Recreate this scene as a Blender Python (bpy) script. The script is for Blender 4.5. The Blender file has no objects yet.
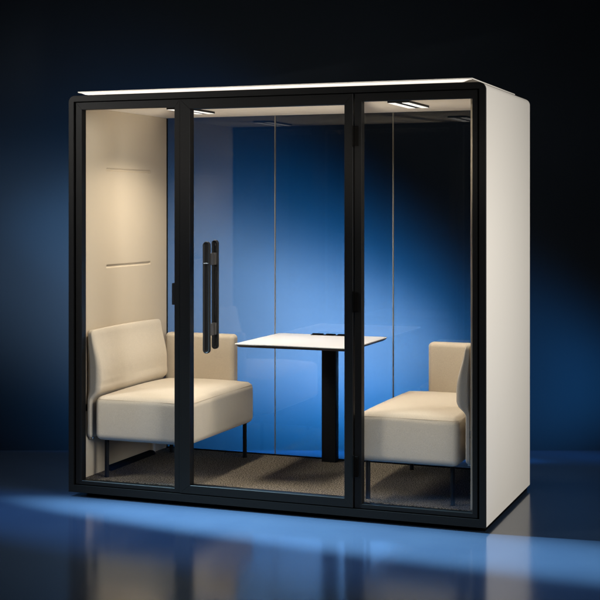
import bpy, bmesh, math
from mathutils import Matrix, Vector

S = bpy.context.scene
COL = S.collection

# ------------------------------------------------------------------ camera numbers
F, HOR, YAW = 1327.35, 206.93, 0.36737
CAM = Vector((2.7217, -6.5473, 1.6229))
RIGHT = Vector((math.cos(YAW), math.sin(YAW), 0))
FWD = Vector((-math.sin(YAW), math.cos(YAW), 0))
GZ = -0.014                                   # level of the studio floor


def cw(u, depth, z):
    """point at u metres right of and depth metres ahead of the camera"""
    p = CAM + RIGHT * u + FWD * depth
    return Vector((p.x, p.y, z))


# ------------------------------------------------------------------ materials
def mat(name, base, rough=0.5, metallic=0.0, spec=0.5):
    m = bpy.data.materials.new(name)
    m.use_nodes = True
    b = m.node_tree.nodes['Principled BSDF']
    b.inputs['Base Color'].default_value = (*base, 1)
    b.inputs['Roughness'].default_value = rough
    b.inputs['Metallic'].default_value = metallic
    b.inputs['Specular IOR Level'].default_value = spec
    return m


def noise_mat(name, c1, c2, scale, rough=0.8, bump=0.2, dist=0.001, spec=0.3, detail=3.0,
              stretch=(1, 1, 1), lo=0.35, hi=0.65, big=0.0, sheen=0.0, pucker=0.0):
    m = mat(name, c1, rough, 0, spec)
    t = m.node_tree
    N, L = t.nodes, t.links
    b = N['Principled BSDF']
    tc = N.new('ShaderNodeTexCoord')
    mp = N.new('ShaderNodeMapping')
    mp.inputs['Scale'].default_value = stretch
    L.new(tc.outputs['Object'], mp.inputs['Vector'])
    n = N.new('ShaderNodeTexNoise')
    n.inputs['Scale'].default_value = scale
    n.inputs['Detail'].default_value = detail
    L.new(mp.outputs['Vector'], n.inputs['Vector'])
    r = N.new('ShaderNodeValToRGB')
    r.color_ramp.elements[0].position = lo
    r.color_ramp.elements[1].position = hi
    r.color_ramp.elements[0].color = (*c1, 1)
    r.color_ramp.elements[1].color = (*c2, 1)
    L.new(n.outputs['Fac'], r.inputs['Fac'])
    out = r.outputs['Color']
    if big > 0:                                # slow tone drift of the dyed cloth
        n2 = N.new('ShaderNodeTexNoise')
        n2.inputs['Scale'].default_value = 5
        n2.inputs['Detail'].default_value = 2
        L.new(tc.outputs['Object'], n2.inputs['Vector'])
        mr = N.new('ShaderNodeMapRange')
        mr.inputs['To Min'].default_value = 1 - big
        mr.inputs['To Max'].default_value = 1 + big
        L.new(n2.outputs['Fac'], mr.inputs['Value'])
        mx = N.new('ShaderNodeVectorMath')
        mx.operation = 'SCALE'
        L.new(out, mx.inputs[0])
        L.new(mr.outputs['Result'], mx.inputs['Scale'])
        out = mx.outputs['Vector']
    L.new(out, b.inputs['Base Color'])
    bp = N.new('ShaderNodeBump')
    bp.inputs['Strength'].default_value = bump
    bp.inputs['Distance'].default_value = dist
    L.new(n.outputs['Fac'], bp.inputs['Height'])
    if pucker:                                 # slow unevenness of the stretched cloth
        n3 = N.new('ShaderNodeTexNoise')
        n3.inputs['Scale'].default_value = 8
        n3.inputs['Detail'].default_value = 3
        L.new(tc.outputs['Object'], n3.inputs['Vector'])
        b2 = N.new('ShaderNodeBump')
        b2.inputs['Strength'].default_value = pucker
        b2.inputs['Distance'].default_value = 0.02
        L.new(n3.outputs['Fac'], b2.inputs['Height'])
        L.new(b2.outputs['Normal'], bp.inputs['Normal'])
    L.new(bp.outputs['Normal'], b.inputs['Normal'])
    if sheen:
        b.inputs['Sheen Weight'].default_value = sheen
    return m


def glass_mat(name, tint):
    m = bpy.data.materials.new(name)
    m.use_nodes = True
    t = m.node_tree
    N, L = t.nodes, t.links
    N.remove(N['Principled BSDF'])
    o = N['Material Output']
    tr = N.new('ShaderNodeBsdfTransparent')
    tr.inputs['Color'].default_value = (*tint, 1)
    gl = N.new('ShaderNodeBsdfGlossy')
    gl.inputs['Roughness'].default_value = 0.0
    geo = N.new('ShaderNodeNewGeometry')
    ior = N.new('ShaderNodeMapRange')          # keeps the pane symmetric front and back
    ior.inputs['To Min'].default_value = 1.5
    ior.inputs['To Max'].default_value = 1 / 1.5
    L.new(geo.outputs['Backfacing'], ior.inputs['Value'])
    fr = N.new('ShaderNodeFresnel')
    L.new(ior.outputs['Result'], fr.inputs['IOR'])
    mx = N.new('ShaderNodeMixShader')
    L.new(fr.outputs['Fac'], mx.inputs['Fac'])
    L.new(tr.outputs['BSDF'], mx.inputs[1])
    L.new(gl.outputs['BSDF'], mx.inputs[2])
    L.new(mx.outputs['Shader'], o.inputs['Surface'])
    return m


def emit_mat(name, col, strength):
    m = mat(name, (0.5, 0.47, 0.43), 0.6)
    b = m.node_tree.nodes['Principled BSDF']
    b.inputs['Emission Color'].default_value = (*col, 1)
    b.inputs['Emission Strength'].default_value = strength
    return m


M = {}
M['black'] = noise_mat('black_powder_coat', (0.0040, 0.0040, 0.0041), (0.0054, 0.0054, 0.0055), 900, 0.45, 0.06, 0.0004, 0.09)
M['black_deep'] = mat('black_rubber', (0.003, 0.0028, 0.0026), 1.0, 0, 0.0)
M['black_satin'] = mat('black_satin_metal', (0.008, 0.008, 0.0085), 0.42, 0.0, 0.12)
M['shell'] = noise_mat('beige_lacquer', (0.645, 0.605, 0.545), (0.66, 0.618, 0.557), 700, 0.62, 0.03, 0.0003, 0.3)
M['felt'] = noise_mat('beige_felt', (0.565, 0.480, 0.365), (0.570, 0.485, 0.370), 420, 0.9, 0.0, 0.0008, 0.1, 4, (1, 1, 0.35), 0.3, 0.7, 0.02, 0.0)
M['ceil'] = noise_mat('ceiling_felt', (0.86, 0.78, 0.66), (0.88, 0.80, 0.68), 500, 0.9, 0.08, 0.0006, 0.1)
M['fabric'] = noise_mat('beige_upholstery', (0.545, 0.475, 0.378), (0.665, 0.588, 0.475), 330, 0.9, 0.35, 0.0015, 0.1, 2, (1, 1, 1), 0.3, 0.7, 0.03, 0.12, 0.16)
M['seam'] = mat('seam_thread', (0.47, 0.39, 0.29), 0.9, 0, 0.1)
M['carpet'] = noise_mat('speckled_carpet', (0.030, 0.026, 0.020), (0.265, 0.225, 0.17), 150, 0.95, 0.25, 0.002, 0.0, 2, (1, 1, 1), 0.42, 0.58, 0.06)
M['black_handle'] = mat('black_anodised', (0.009, 0.009, 0.0092), 0.6, 0.0, 0.2)
M['top'] = mat('white_laminate', (0.80, 0.775, 0.74), 0.32, 0, 0.4)
M['edge'] = mat('dark_table_edge', (0.035, 0.028, 0.024), 0.5)
M['roof'] = mat('warm_white_paint', (0.72, 0.68, 0.62), 0.55, 0, 0.3)
M['fascia'] = emit_mat('roof_edge_glow', (1.0, 0.91, 0.79), 0.85)  # emission makes the fascia bright; it is no lamp
M['diffuser'] = emit_mat('lamp_diffuser', (1.0, 0.96, 0.90), 1.0)
M['glass'] = glass_mat('clear_glass', (0.985, 0.99, 0.99))
M['seal'] = mat('grey_glass_joint', (0.24, 0.22, 0.19), 0.25, 0.0, 0.6)
M['steel'] = mat('brushed_steel', (0.45, 0.44, 0.42), 0.35, 1.0)
M['bracket'] = mat('dark_bronze_metal', (0.05, 0.046, 0.042), 0.5, 0.3)
M['mark'] = mat('pale_print', (0.42, 0.42, 0.42), 0.6)


# ------------------------------------------------------------------ mesh helpers
def obj(name, bm, m, parent=None, smooth=False, angle=None):
    me = bpy.data.meshes.new(name)
    bmesh.ops.recalc_face_normals(bm, faces=bm.faces)
    bm.to_mesh(me)
    bm.free()
    me.materials.append(m)
    if smooth:
        for p in me.polygons:
            p.use_smooth = True
        if angle is not None:
            me.set_sharp_from_angle(angle=math.radians(angle))
    o = bpy.data.objects.new(name, me)
    COL.objects.link(o)
    if parent is not None:
        o.parent = parent
    return o


def empty(name, label, cat, group=None):
    o = bpy.data.objects.new(name, None)
    o.empty_display_size = 0.1
    COL.objects.link(o)
    o['label'] = label
    o['category'] = cat
    if group:
        o['group'] = group
    return o


def add_poly_prism(bm, pts, axis, a, b):
    """closed prism: 2-D outline pts extruded from a to b along axis (0 x, 1 y, 2 z)"""
    def v(p, t):
        c = [p[0], p[1]]
        c.insert(axis, t)
        return bm.verts.new(c)
    lo = [v(p, a) for p in pts]
    hi = [v(p, b) for p in pts]
    n = len(pts)
    fs = [bm.faces.new(lo), bm.faces.new(hi)]
    for i in range(n):
        fs.append(bm.faces.new((lo[i], lo[(i + 1) % n], hi[(i + 1) % n], hi[i])))
    return lo + hi, fs


def bevel(bm, verts, w, seg=2):
    if w <= 0:
        return
    es = {e for v in verts for e in v.link_edges}
    bmesh.ops.bevel(bm, geom=list(es), offset=w, segments=seg, profile=0.5, affect='EDGES', clamp_overlap=True)


def add_box(bm, x0, x1, y0, y1, z0, z1, bev=0.0, seg=1):
    t = bmesh.new()
    vs, _ = add_poly_prism(t, [(x0, y0), (x1, y0), (x1, y1), (x0, y1)], 2, z0, z1)
    bevel(t, vs, bev, seg)
    merge(bm, t)


def merge(bm, t):
    bmesh.ops.recalc_face_normals(t, faces=t.faces)
    me = bpy.data.meshes.new('tmp')
    t.to_mesh(me)
    t.free()
    bm.from_mesh(me)
    bpy.data.meshes.remove(me)


def box(name, m, parent, x0, x1, y0, y1, z0, z1, bev=0.0, seg=1):
    bm = bmesh.new()
    add_box(bm, x0, x1, y0, y1, z0, z1, bev, seg)
    return obj(name, bm, m, parent)


def prism(name, m, parent, pts, axis, a, b, bev=0.0, seg=1, angle=20):
    bm = bmesh.new()
    vs, _ = add_poly_prism(bm, pts, axis, a, b)
    bevel(bm, vs, bev, seg)
    return obj(name, bm, m, parent, smooth=True, angle=angle)


def rrect(x0, x1, z0, z1, r, n=10, corners=(1, 1, 1, 1)):
    """outline, counter-clockwise from lower left; corners = ll, lr, ur, ul"""
    cs = [(x0 + r, z0 + r, 180), (x1 - r, z0 + r, 270), (x1 - r, z1 - r, 0), (x0 + r, z1 - r, 90)]
    sq = [(x0, z0), (x1, z0), (x1, z1), (x0, z1)]
    out = []
    for k in range(4):
        if corners[k]:
            cx, cz, a0 = cs[k]
            for i in range(n + 1):
                a = math.radians(a0 + 90 * i / n)
                out.append((cx + r * math.cos(a), cz + r * math.sin(a)))
        else:
            out.append(sq[k])
    return out


def cyl(name, m, parent, x, y, z0, z1, r, n=24, bev=0.0):
    bm = bmesh.new()
    pts = [(x + r * math.cos(2 * math.pi * i / n), y + r * math.sin(2 * math.pi * i / n)) for i in range(n)]
    add_poly_prism(bm, pts, 2, z0, z1)
    return obj(name, bm, m, parent, smooth=True, angle=40)


def mitred_frame(name, m, parent, X0, X1, Z0, Z1, x0, x1, z0, z1, ya, yb, bev=0.0008):
    """four mitred rails round an opening, as one mesh"""
    bm = bmesh.new()
    O = [(X0, Z0), (X1, Z0), (X1, Z1), (X0, Z1)]
    I = [(x0, z0), (x1, z0), (x1, z1), (x0, z1)]
    for k in range(4):
        j = (k + 1) % 4
        t = bmesh.new()
        vs, _ = add_poly_prism(t, [O[k], O[j], I[j], I[k]], 1, ya, yb)
        bevel(t, vs, bev, 1)
        merge(bm, t)
    return obj(name, bm, m, parent)


def ring_prism(name, m, parent, outer, inner, ya, yb, bev=0.0):
    """hollow prism between two outlines with the same number of points"""
    bm = bmesh.new()
    n = len(outer)

    def loop(p, y):
        return [bm.verts.new((a, y, b)) for a, b in p]
    oa, ob, ia, ib = loop(outer, ya), loop(outer, yb), loop(inner, ya), loop(inner, yb)
    for i in range(n):
        j = (i + 1) % n
        bm.faces.new((oa[i], oa[j], ia[j], ia[i]))
        bm.faces.new((ob[i], ob[j], ib[j], ib[i]))
        bm.faces.new((oa[i], oa[j], ob[j], ob[i]))
        bm.faces.new((ia[i], ia[j], ib[j], ib[i]))
    if bev:
        es = [e for e in bm.edges if (e.verts[0] in set(oa) and e.verts[1] in set(oa))]
        bmesh.ops.bevel(bm, geom=es, offset=bev, segments=1, profile=0.5, affect='EDGES')
    return obj(name, bm, m, parent, smooth=True, angle=20)


def soft_box(name, m, parent, lo, hi, r, n=(10, 10, 10), warp=None):
    """upholstered block: rounded box with dense faces; warp(x, y, z, unit) moves points"""
    lo, hi = Vector(lo), Vector(hi)
    c, h = (lo + hi) / 2, (hi - lo) / 2
    bm = bmesh.new()
    cache = {}

    def samples(k):
        # denser near the edges so that the rounding is smooth
        out = []
        e = 8
        core = h[k] - r
        for i in range(e):
            out.append(-h[k] + r * (1 - math.cos(math.pi / 2 * i / e)) * 0 + (-core + h[k]) * (i / e) * 1.0)
        for i in range(n[k] + 1):
            out.append(-core + 2 * core * i / n[k])
        for i in range(1, e + 1):
            out.append(core + r * i / e)
        return out
    sm = [samples(k) for k in range(3)]

    def vert(p):
        key = tuple(round(a, 6) for a in p)
        if key in cache:
            return cache[key]
        q = Vector(p)
        inner = Vector([max(-(h[k] - r), min(h[k] - r, q[k])) for k in range(3)])
        d = q - inner
        # cube-to-sphere map keeps the rounded corner evenly spaced
        if d.length > 1e-9:
            mx = max(abs(d[0]), abs(d[1]), abs(d[2]))
            a = [math.tan(math.pi / 4 * d[k] / r) if r else 0 for k in range(3)]
            d2 = Vector(a)
            d = d2.normalized() * mx if d2.length > 1e-9 else d
        q = inner + d
        unit = Vector([q[k] / h[k] for k in range(3)])
        w = c + q
        if warp:
            w = warp(w, unit)
        cache[key] = bm.verts.new(w)
        return cache[key]
    for k in range(3):
        i, j = (k + 1) % 3, (k + 2) % 3
        for sgn in (-1, 1):
            for a in range(len(sm[i]) - 1):
                for b in range(len(sm[j]) - 1):
                    vs = []
                    for aa, bb in ((a, b), (a + 1, b), (a + 1, b + 1), (a, b + 1)):
                        p = [0, 0, 0]
                        p[k] = sgn * h[k]
                        p[i] = sm[i][aa]
                        p[j] = sm[j][bb]
                        vs.append(vert(p))
                    if len(set(vs)) == 4:
                        try:
                            bm.faces.new(vs)
                        except ValueError:
                            pass
    return obj(name, bm, m, parent, smooth=True)


def tube(name, m, parent, pts, r, n=8, closed=True):
    bm = bmesh.new()
    P = [Vector(p) for p in pts]
    rings = []
    N = len(P)
    for i in range(N):
        t = (P[(i + 1) % N] - P[i - 1]).normalized() if closed else (P[min(i + 1, N - 1)] - P[max(i - 1, 0)]).normalized()
        up = Vector((0, 0, 1)) if abs(t.z) < 0.9 else Vector((1, 0, 0))
        a = t.cross(up).normalized()
        b = t.cross(a).normalized()
        rings.append([bm.verts.new(P[i] + a * r * math.cos(2 * math.pi * k / n) + b * r * math.sin(2 * math.pi * k / n)) for k in range(n)])
    for i in range(N if closed else N - 1):
        A, B = rings[i], rings[(i + 1) % N]
        for k in range(n):
            bm.faces.new((A[k], A[(k + 1) % n], B[(k + 1) % n], B[k]))
    return obj(name, bm, m, parent, smooth=True)


# ------------------------------------------------------------------ the setting
def floor_mat():
    m = noise_mat('dark_gloss_floor', (0.018, 0.030, 0.054), (0.020, 0.033, 0.058), 3, 0.13, 0.0, 0.001, 0.5, 4)
    t = m.node_tree
    b = t.nodes['Principled BSDF']
    b.inputs['IOR'].default_value = FLOOR_IOR
    for l in list(b.inputs['Normal'].links):
        t.links.remove(l)
    n = t.nodes.new('ShaderNodeTexNoise')      # faint polish variation
    n.inputs['Scale'].default_value = 2.2
    n.inputs['Detail'].default_value = 5
    tc = t.nodes.new('ShaderNodeTexCoord')
    t.links.new(tc.outputs['Object'], n.inputs['Vector'])
    mr = t.nodes.new('ShaderNodeMapRange')
    mr.inputs['To Min'].default_value = 0.12
    mr.inputs['To Max'].default_value = 0.18
    t.links.new(n.outputs['Fac'], mr.inputs['Value'])
    t.links.new(mr.outputs['Result'], b.inputs['Roughness'])
    return m


FLOOR_IOR = 1.8
WALL_DEPTH = 8.92
bm = bmesh.new()
vs = [bm.verts.new(cw(u, d, GZ)) for u, d in ((-9, -3), (9, -3), (9, WALL_DEPTH + 0.1), (-9, WALL_DEPTH + 0.1))]
bm.faces.new(vs)
fl = obj('floor', bm, floor_mat())
fl['kind'] = 'structure'

M['wall'] = noise_mat('navy_studio_wall', (0.0018, 0.0033, 0.0055), (0.0021, 0.0037, 0.0061), 2.0, 0.9, 0.0, 0.001, 0.1)
bm = bmesh.new()
a = [cw(u, d, GZ) for u, d in ((-9, WALL_DEPTH), (9, WALL_DEPTH), (9, WALL_DEPTH + 0.1), (-9, WALL_DEPTH + 0.1))]
lo = [bm.verts.new(p) for p in a]
hi = [bm.verts.new(p + Vector((0, 0, 7))) for p in a]
bm.faces.new(lo)
bm.faces.new(hi)
for i in range(4):
    bm.faces.new((lo[i], lo[(i + 1) % 4], hi[(i + 1) % 4], hi[i]))
wl = obj('wall', bm, M['wall'])
wl['kind'] = 'structure'

# ------------------------------------------------------------------ the booth
pod = empty('meeting_booth', 'beige freestanding glass fronted meeting booth with rounded black front frame', 'booth')

W2, H, D, B0 = 1.20, 2.25, 1.12, 0.012
RC = 0.038
CEIL, CARP = 2.192, 0.08
INX = 1.138                                   # inner face of the felt side panels
GY0, GY1 = 0.026, 0.036                       # front panes
BY0, BY1 = 1.098, 1.108                       # back panes

outer = rrect(-W2, W2, B0, H, RC, 10, (0, 0, 1, 1))


def inner_like(x0, x1, z0, z1, n=10):
    """a plain rectangle with as many points as the rounded outline"""
    return rrect(x0, x1, z0, z1, 0.002, n, (0, 0, 1, 1))


ring_prism('shell', M['shell'], pod, outer, inner_like(-1.172, 1.172, 0.045, 2.222), 0.0125, D, 0.0)
ring_prism('front_frame', M['black'], pod, rrect(-W2 - 0.001, W2 + 0.001, B0 - 0.001, H + 0.001, RC, 10, (0, 0, 1, 1)),
           inner_like(-1.168, 1.168, 0.052, 2.2175), -0.004, 0.012, 0.0012)
# recessed dark jamb seen in the shadow gap between the frame and the glazing
mitred_frame('jamb', M['black_deep'], pod, -1.1715, 1.1715, 0.0455, 2.2215, -1.150, 1.150, 0.061, 2.207, 0.018, 0.060, 0)
box('plinth', M['black_deep'], pod, -1.10, 1.188, 0.035, 1.10, GZ, B0 + 0.002)

# felt lining, with the two long pressed slots in each panel


def felt_panel(s):
    zs, ys = [CARP], [0.062]
    grooves = (1.273, 1.842)
    gy0, gy1 = 0.315, 0.878
    prof = [(-0.011, 0), (-0.008, 0.15), (-0.005, 0.8), (-0.002, 1), (0.003, 1), (0.006, 0.8), (0.009, 0.2), (0.013, 0)]
    for g in grooves:
        zs += [g + d for d, _ in prof]
    zs += [CEIL]
    ys += [gy0, gy0 + 0.004, gy0 + 0.009, gy1 - 0.009, gy1 - 0.004, gy1, 1.096]
    wy = [0, 0, 0.6, 1, 1, 0.6, 0, 0]
    bm = bmesh.new()
    G = []
    for z in zs:
        row = []
        for y, w in zip(ys, wy):
            dep = 0
            for g in grooves:
                for d, k in prof:
                    if abs(z - (g + d)) < 1e-6:
                        dep = 0.0075 * k * w
            row.append(bm.verts.new((s * (INX + dep), y, z)))
        G.append(row)
    for i in range(len(zs) - 1):
        for j in range(len(ys) - 1):
            bm.faces.new((G[i][j], G[i][j + 1], G[i + 1][j + 1], G[i + 1][j]))
    # back and rim, so the lining has its thickness
    bx = s * 1.1705
    b = [bm.verts.new((bx, y, z)) for y, z in ((0.062, CARP), (1.096, CARP), (1.096, CEIL), (0.062, CEIL))]
    bm.faces.new(b)
    bm.faces.new([r[0] for r in G] + [b[3], b[0]])
    bm.faces.new([r[-1] for r in G] + [b[2], b[1]])
    bm.faces.new(G[0] + [b[1], b[0]])
    bm.faces.new(G[-1] + [b[2], b[3]])
    return obj('wall_panel', bm, M['felt'], pod)


felt_panel(-1)
felt_panel(1)
box('ceiling_panel', M['ceil'], pod, -1.1705, 1.1705, 0.064, 1.1165, CEIL + 0.0005, 2.2215)
box('carpet', M['carpet'], pod, -1.1705, 1.1705, 0.064, 1.1165, 0.0455, CARP - 0.0005)
# thin seam band along the lining edge, inside the front frame
for s in (1,):
    bx0, bx1 = sorted((s * 1.107, s * 1.137))
    box('panel_trim', M['felt'], pod, bx0, bx1, 0.062, 0.076, CARP + 0.001, CEIL - 0.001, 0.002)

# roof plate; emission on the front fascia stands in for light on white paint
roof = prism('roof_panel', M['roof'], pod, rrect(-1.135, 1.135, -0.012, 1.02, 0.004, 3), 2, 2.2660, 2.2720, 0.0015)
prism('roof_riser', M['black_deep'], pod, [(-1.02, 0.10), (1.02, 0.10), (1.02, 0.95), (-1.02, 0.95)], 2, 2.2515, 2.2657)
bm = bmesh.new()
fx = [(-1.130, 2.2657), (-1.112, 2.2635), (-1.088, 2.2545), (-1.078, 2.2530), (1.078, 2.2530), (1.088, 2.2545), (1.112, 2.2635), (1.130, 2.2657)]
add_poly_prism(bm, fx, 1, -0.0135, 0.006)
obj('glowing_fascia', bm, M['fascia'], roof)
# thin bright lip on the front of the plate itself
box('edge_lip', M['roof'], roof, -1.134, 1.134, -0.0145, -0.0125, 2.2662, 2.2718)

# fixed front windows
for (X0, X1, x0, x1) in ((-1.157, -0.5045, -1.119, -0.5375), (0.506, 1.157, 0.5435, 1.131)):
    win = mitred_frame('fixed_window', M['black'], pod, X0, X1, 0.057, 2.2125, x0, x1, 0.079, 2.172, 0.003, 0.050)
    box('glass', M['glass'], win, x0 - 0.006, x1 + 0.006, GY0, GY1, 0.074, 2.177)

# door
door = mitred_frame('door', M['black'], pod, -0.5025, 0.4975, 0.057, 2.2125, -0.4415, 0.4505, 0.103, 2.158, -0.002, 0.050, 0.0012)
box('door_glass', M['glass'], door, -0.447, 0.456, GY0, GY1, 0.098, 2.163)
for z0, z1 in ((1.936, 2.047), (1.074, 1.184), (0.216, 0.330)):
    bm = bmesh.new()
    add_box(bm, 0.4990, 0.5052, -0.008, 0.03, z0, z1, 0.001)
    add_box(bm, 0.5054, 0.527, -0.0055, 0.0025, z0 + 0.004, z1 - 0.004, 0.002)
    obj('hinge', bm, M['black_deep'], door, smooth=False)
prism('lock', M['black_satin'], door, rrect(-0.556, -0.5395, 1.085, 1.205, 0.004, 4), 1, 0.008, 0.030, 0.001)


# pull handles: one each side of the pane, joined through it
def pull(name, xc, yf, yb, w, z0, z1, facing):
    """upright bar with round ends and a hollowed face"""
    r = w / 2
    out = []
    n = 12
    for i in range(n + 1):
        a = math.pi * i / n
        out.append((xc + r * math.cos(a), z1 - r + r * math.sin(a)))
    for i in range(n + 1):
        a = math.pi + math.pi * i / n
        out.append((xc + r * math.cos(a), z0 + r + r * math.sin(a)))
    bm = bmesh.new()

    def loop(k, y):
        L = []
        for x, z in out:
            zc = min(max(z, z0 + r), z1 - r)
            L.append(bm.verts.new((xc + (x - xc) * k, y, zc + (z - zc) * k)))
        return L
    d = 1 if facing < 0 else -1                # hollow goes into the bar
    loops = [loop(0.0 + 0.92, yb), loop(1.0, yb - d * 0.002), loop(1.0, yf + d * 0.002), loop(0.93, yf), loop(0.80, yf),
             loop(0.68, yf + d * 0.003), loop(0.45, yf + d * 0.007), loop(0.18, yf + d * 0.0085)]
    m_ = len(out)
    for A, Bq in zip(loops, loops[1:]):
        for i in range(m_):
            j = (i + 1) % m_
            bm.faces.new((A[i], A[j], Bq[j], Bq[i]))
    bm.faces.new(loops[0])
    bm.faces.new(loops[-1])
    return obj(name, bm, M['black_handle'], door, smooth=True, angle=45)


HX = -0.3215
hb = pull('handle', HX, -0.052, -0.030, 0.040, 0.832, 1.436, -1)
hb2 = pull('handle', HX - 0.002, 0.062, 0.084, 0.036, 0.845, 1.442, -1)
for zc in (1.340, 0.958):
    bm = bmesh.new()
    add_box(bm, HX - 0.011, HX + 0.013, -0.0305, GY0 - 0.0005, zc - 0.032, zc + 0.032, 0.002)
    add_box(bm, HX - 0.011, HX + 0.013, GY1 + 0.0005, 0.0625, zc - 0.032, zc + 0.032, 0.002)
    obj('handle_mount', bm, M['bracket'], door, smooth=False)
# tiny pale printed mark across the outer handle (too small to read in the photo)
bm = bmesh.new()
x = HX - 0.0135
for w, h, up in ((0.0045, 0.0042, 0), (0.004, 0.0042, 0), (0.0012, 0.0062, 0.001), (0.0045, 0.0042, 0), (0.0045, 0.0042, 0)):
    t0 = 1.3185 + up
    add_box(bm, x, x + w, -0.0526, -0.0440, t0 - h / 2, t0 + h / 2)
    x += w + 0.0017
obj('printed_mark', bm, M['mark'], hb)

# back wall of glass: three panes and the joints between them
for x0, x1 in ((-1.170, -0.3905), (-0.3845, 0.3755), (0.3815, 1.170)):
    box('back_glass', M['glass'], pod, x0, x1, BY0, BY1, CARP + 0.001, CEIL - 0.001)
for xj in (-0.3875, 0.3785):
    box('glass_joint', M['seal'], pod, xj - 0.0026, xj + 0.0026, BY0 - 0.0015, BY1 + 0.0015, CARP + 0.0005, CEIL - 0.0005)
box('floor_channel', M['black_deep'], pod, -1.137, 1.137, 1.090, 1.0965, CARP, CARP + 0.007)
for s in (-1, 1):
    a, b = sorted((s * 1.1705, s * 1.1385))
    box('glass_channel', M['black_deep'], pod, a, b, 1.0965, 1.1165, CARP + 0.001, CEIL - 0.001)

# ceiling lamps
for x0, x1 in ((-0.722, -0.600), (0.600, 0.722)):
    lamp = box('ceiling_light', M['black_satin'], pod, x0, x1, 0.27, 0.67, 2.1805, CEIL + 0.0002, 0.0015)
    for k in (0, 1):
        a = x0 + 0.004 if k == 0 else x1 - 0.042
        box('diffuser', M['diffuser'], lamp, a, a + 0.038, 0.276, 0.664, 2.1785, 2.1810, 0.0008)

# small hardware on the side panels, low beside the seats
for s in (-1, 1):
    a, b = sorted((s * 1.1065, s * 1.092)) if s > 0 else (-1.137, -1.112)
    zc = 0.478 if s < 0 else 0.462
    cl = box('panel_clip', M['black_deep'], pod, a, b, 0.0775, 0.094, zc - 0.019, zc + 0.019, 0.002)
    a, b = sorted((s * 1.095, s * 1.101)) if s > 0 else (-1.118, -1.1135)
    box('screw_plate', M['steel'], cl, a, b, 0.0765, 0.0778, zc - 0.014, zc + 0.014)
# black strip along the foot of the felt panel under the seat
prism('wall_foot_strip', M['black_deep'], pod, [(-1.1375, CARP), (-1.092, CARP), (-1.098, 0.098), (-1.112, 0.104), (-1.1375, 0.104)], 1, 0.30, 0.86, 0.002)
box('floor_socket', M['roof'], pod, -1.137, -1.118, 0.875, 0.905, CARP + 0.001, 0.165, 0.003)

# ------------------------------------------------------------------ sofas


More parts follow.
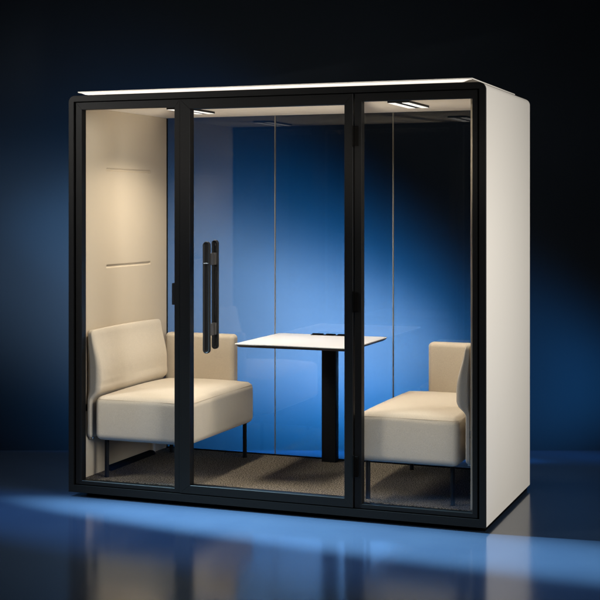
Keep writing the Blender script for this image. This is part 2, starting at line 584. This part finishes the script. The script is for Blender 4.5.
def sofa(s, label):
    root = empty('sofa', label, 'sofa', 'sofas facing each other across the booth')
    root.location = (s * 0.78, 0.52, CARP)
    inv = Vector(root.location)

    def fix(o):
        o.data.transform(__import__('mathutils').Matrix.Translation(-inv))
        return o

    def X(a, b):
        return sorted((s * a, s * b))
    # seat
    x0, x1 = X(0.476, 1.082) if s < 0 else X(0.490, 1.042)

    def puff(w, u):
        k = (1 - u.x ** 2) * (1 - u.y ** 2)
        w.z += 0.022 * max(0, k) ** 0.6 * (1 if u.z > 0.3 else 0)
        ks = max(0.0, (1 - u.z ** 2))
        w.y += 0.006 * ks * (1 - u.x ** 4) * (1 if u.y > 0.9 else -1 if u.y < -0.9 else 0)
        w.x += 0.006 * ks * (1 - u.y ** 4) * (1 if u.x > 0.9 else -1 if u.x < -0.9 else 0)
        # gentle sag and small unevenness of the stuffing
        w.z += 0.0025 * math.sin(9 * w.x + 2) * math.sin(6 * w.y + 1) * (1 if u.z > 0.3 else 0)
        return w
    seat = fix(soft_box('seat', M['fabric'], root, (x0, 0.072, 0.297 if s < 0 else 0.287), (x1, 0.985, 0.546 if s < 0 else 0.540), 0.040, (16, 26, 8), puff))
    # stitched seam where the top cover meets the sides
    zr = 0.531 if s < 0 else 0.525
    e = 0.0046
    pts = []
    for (cx, cy, a0) in ((x0 + 0.040, 0.112, 180), (x1 - 0.040, 0.112, 270), (x1 - 0.040, 0.945, 0), (x0 + 0.040, 0.945, 90)):
        for i in range(9):
            a = math.radians(a0 + 90 * i / 8)
            pts.append((cx + (0.040 - e) * math.cos(a), cy + (0.040 - e) * math.sin(a), zr))
    full = []
    for i in range(len(pts)):
        p, q = Vector(pts[i]), Vector(pts[(i + 1) % len(pts)])
        k = max(1, int((q - p).length / 0.03))
        full += [p.lerp(q, t / k) for t in range(k)]
    sm = fix(tube('seam', M['seam'], root, full, 0.0010, 6))
    sm.parent = seat
    # backrest: thin board below seat level, a cushion that bulges above it

    WX = INX - 0.008 if s < 0 else INX - 0.031

    def tprof(z):
        def sst(a, b, t):
            t = min(1, max(0, (t - a) / (b - a)))
            return t * t * (3 - 2 * t)
        lowt = 0.026 if s < 0 else 0.034
        k = sst(0.522, 0.585, z) if s < 0 else sst(0.556, 0.612, z)
        upper = 0.080 - 0.048 * sst(0.68, 0.93, z)
        return lowt + (upper - lowt) * k

    def bulge(w, u):
        # x measured from the wall side (unit +1 on the wall side for s = 1)
        wall = s * WX
        d = (wall - w.x) * s                   # distance from the wall
        w.x = wall - s * d * tprof(w.z) / 0.088
        w.x -= s * 0.004 * math.sin(5 * w.y + 1) * (1 if d > 0.05 else 0) * (1 if w.z > 0.62 else 0)
        w.z += 0.006 * (1 - u.y ** 2) * (1 if u.z > 0.9 else 0)
        return w
    bx0, bx1 = X(WX, WX - 0.088)
    fix(soft_box('backrest', M['fabric'], root, (bx0, 0.075, 0.306), (bx1, 0.955, 0.918), 0.030, (6, 24, 40), bulge))
    # return panel across the back end
    ax0, ax1 = X(0.624, 1.100)

    def arm_w(w, u):
        w.y -= 0.006 * (1 - u.x ** 4) * (1 - u.z ** 4) * (1 if u.y < -0.8 else 0)
        return w
    fix(soft_box('arm_panel', M['fabric'], root, (ax0, 0.990, 0.306), (ax1, 1.078, 0.828), 0.026, (16, 4, 16), arm_w))
    # under-frame and legs
    ux0, ux1 = X(0.60, 0.94)
    fix(box('under_frame', M['black_deep'], root, ux0, ux1, 0.20, 0.90, 0.285, 0.2985))
    for lx, ly in ((0.534, 0.140), (0.994 if s > 0 else 1.035, 0.140), (0.534, 0.965), (0.994 if s > 0 else 1.035, 0.962)):
        leg = fix(cyl('leg', M['black_satin'], root, s * lx, ly, CARP + 0.003, 0.3000, 0.0125, 24))
        gl = fix(cyl('glide', M['black_deep'], root, s * lx, ly, CARP, CARP + 0.0031, 0.0135, 20))
        gl.parent = leg
    bxx0, bxx1 = X(WX - 0.024, WX - 0.002)
    fix(box('back_bracket', M['steel'], root, bxx0, bxx1, 0.10, 0.118, 0.297, 0.3075, 0.001))
    return root


sofa(-1, 'beige upholstered sofa against the left felt panel, facing right towards the table')
sofa(1, 'beige upholstered sofa behind the narrow right window, nearest the beige outer side')

# ------------------------------------------------------------------ table
tb = empty('table', 'white rectangular table on a single black column between the sofas', 'table')
tb.location = (0, 1.0, CARP)
TZ = 0.842


def tpart(o):
    import mathutils
    o.data.transform(mathutils.Matrix.Translation((0, -1.0, -CARP)))
    return o


top = tpart(prism('tabletop', M['top'], tb, rrect(-0.352, 0.352, 0.385, 1.082, 0.022, 8), 2, TZ - 0.0045, TZ, 0.001))
# dark undercut core below the white surface
bm = bmesh.new()
lo_ = [bm.verts.new((x, y, TZ - 0.020)) for x, y in rrect(-0.334, 0.334, 0.403, 1.076, 0.014, 8)]
hi_ = [bm.verts.new((x, y, TZ - 0.0046)) for x, y in rrect(-0.3515, 0.3515, 0.3855, 1.0815, 0.022, 8)]
bm.faces.new(lo_)
bm.faces.new(hi_)
for i in range(len(lo_)):
    j = (i + 1) % len(lo_)
    bm.faces.new((lo_[i], lo_[j], hi_[j], hi_[i]))
tpart(obj('core', bm, M['edge'], tb, smooth=False)).parent = top
tpart(prism('column', M['black_satin'], tb, rrect(-0.046, 0.046, 1.005, 1.062, 0.006, 4), 2, CARP, TZ - 0.0202, 0.0))
tpart(box('mounting_plate', M['black_satin'], tb, -0.16, 0.16, 0.72, 1.066, TZ - 0.0260, TZ - 0.0201, 0.001))

so = empty('power_socket', 'low black power socket strip on the rear edge of the white table', 'socket')
so.location = (0.0, 1.05, TZ)
bm = bmesh.new()
add_box(bm, -0.125, 0.135, -0.022, 0.018, 0, 0.0035, 0.001)
obj('tray', bm, M['black_satin'], so, smooth=False)
for xa, xb in ((-0.118, -0.050), (-0.030, 0.028), (0.045, 0.125)):
    bm = bmesh.new()
    add_box(bm, xa, xb, -0.014, 0.012, 0.0034, 0.0095, 0.002)
    obj('socket_cover', bm, M['black_deep'], so, smooth=False)

# ------------------------------------------------------------------ light


def look(o, target):
    d = Vector(target) - o.location
    o.rotation_euler = d.to_track_quat('-Z', 'Y').to_euler()


def area(name, loc, target, sx, sy, power, col, spread=180):
    l = bpy.data.lights.new(name, 'AREA')
    l.shape = 'RECTANGLE'
    l.size, l.size_y = sx, sy
    l.energy = power
    l.color = col
    l.spread = math.radians(spread)
    o = bpy.data.objects.new(name, l)
    COL.objects.link(o)
    o.location = loc
    look(o, target)
    return o


def spot(name, loc, target, power, col, cone, blend, radius, flat=1.0, along=(0, 0, 1)):
    """spot lamp; flat < 1 narrows the beam across the direction `along` (an elliptical beam)"""
    l = bpy.data.lights.new(name, 'SPOT')
    l.energy = power
    l.color = col
    l.spot_size = math.radians(cone)
    l.spot_blend = blend
    l.shadow_soft_size = radius
    o = bpy.data.objects.new(name, l)
    COL.objects.link(o)
    z = (Vector(loc) - Vector(target)).normalized()
    y = Vector(along)
    y = (y - z * y.dot(z)).normalized()
    x = y.cross(z)
    r = Matrix((x, y, z)).transposed()
    o.location = loc
    o.rotation_euler = r.to_euler()
    o.scale = (flat, 1, 1)
    return o


BLUE = (0.03, 0.39, 1.0)
MID = (0.12, 0.52, 1.0)
PALE = (0.62, 0.80, 1.0)
for sx in (-1, 1):
    area('booth_lamp', (sx * 0.610, 0.485, 2.174), (sx * 0.610, 0.485, 0), 0.12, 0.40, 11.5, (1.0, 0.89, 0.74), 126)
# neutral key from the right front
spot('key_lamp', (5.6, -2.35, 2.5), (0.6, 0.38, 1.05), 1680, (1.0, 0.98, 0.94), 46, 0.5, 1.6)
# soft box close to the left front corner, off the mirror angle of the panes
area('left_softbox', (-3.1, -2.3, 3.2), (-1.1, 0.0, 1.5), 0.9, 1.4, 33, (1.0, 0.97, 0.92), 80)
# blue lamps beside the booth, low on the right, washing up and along the studio wall
spot('wall_lamp', cw(2.5, 8.30, 0.30), cw(0.12, 8.92, 0.92), 27000, BLUE, 50, 1.0, 0.20, 0.255)
spot('wall_lamp', cw(2.5, 8.30, 0.30), cw(0.05, 8.92, 0.24), 32000, BLUE, 22, 1.0, 0.15, 0.56)
spot('wall_lamp', cw(2.5, 8.30, 0.30), cw(-0.10, 8.92, 0.84), 20000, MID, 42, 1.0, 0.20, 0.31)
spot('wall_lamp', cw(2.5, 8.30, 0.30), cw(-0.25, 8.92, 0.88), 60000, PALE, 28, 1.0, 0.20, 0.41)
spot('wall_lamp', cw(-3.0, 8.0, 1.7), cw(-1.15, 8.92, 1.40), 800, MID, 32, 1.0, 0.12)  # unseen spot on the left, added for the glow beside the booth
spot('wall_lamp', cw(3.1, 8.20, 0.25), cw(1.4, 8.92, 0.50), 1700, BLUE, 54, 1.0, 0.20, 0.6)  # extra unseen spot, added for the glow right of the booth
# blue lamp from the upper left, a long narrow pool on the floor before the booth
spot('floor_lamp', (-3.2, -0.42, 4.2), (0.70, -0.29, GZ), 19500, (0.55, 0.86, 1.0), 45, 1.0, 0.04, 0.19, (1, -0.06, 0))
spot('floor_lamp', (-3.2, -0.42, 4.2), (0.10, -0.50, GZ), 2600, (0.12, 0.45, 1.0), 60, 1.0, 0.04, 0.27, (1, -0.05, 0))
# unseen warm fill, added low in front to brighten the booth ceiling
spot('ceiling_fill', (1.25, -3.0, 0.10), (-0.10, 0.30, 2.00), 900, (1.0, 0.90, 0.76), 52, 1.0, 0.25, 0.18, (1, 0, 0))

w = bpy.data.worlds.new('World')
S.world = w
w.use_nodes = True
w.node_tree.nodes['Background'].inputs['Color'].default_value = (0.02, 0.04, 0.09, 1)
w.node_tree.nodes['Background'].inputs['Strength'].default_value = 0.02

# ------------------------------------------------------------------ camera and render
cd = bpy.data.cameras.new('camera')
cam = bpy.data.objects.new('camera', cd)
COL.objects.link(cam)
cam.location = CAM
cam.rotation_euler = (math.radians(90), 0, YAW)
cd.sensor_width = 36
cd.lens = 36 * F / 600
cd.shift_y = -(300 - HOR) / 600
cd.clip_end = 100
S.camera = cam
S.view_settings.view_transform = 'Standard'
S.view_settings.look = 'None'
S.view_settings.exposure = 0
S.view_settings.gamma = 1
S.cycles.use_denoising = True
S.cycles.max_bounces = 14
S.cycles.transparent_max_bounces = 24
S.cycles.glossy_bounces = 6
S.cycles.sample_clamp_indirect = 6
S.cycles.caustics_reflective = False
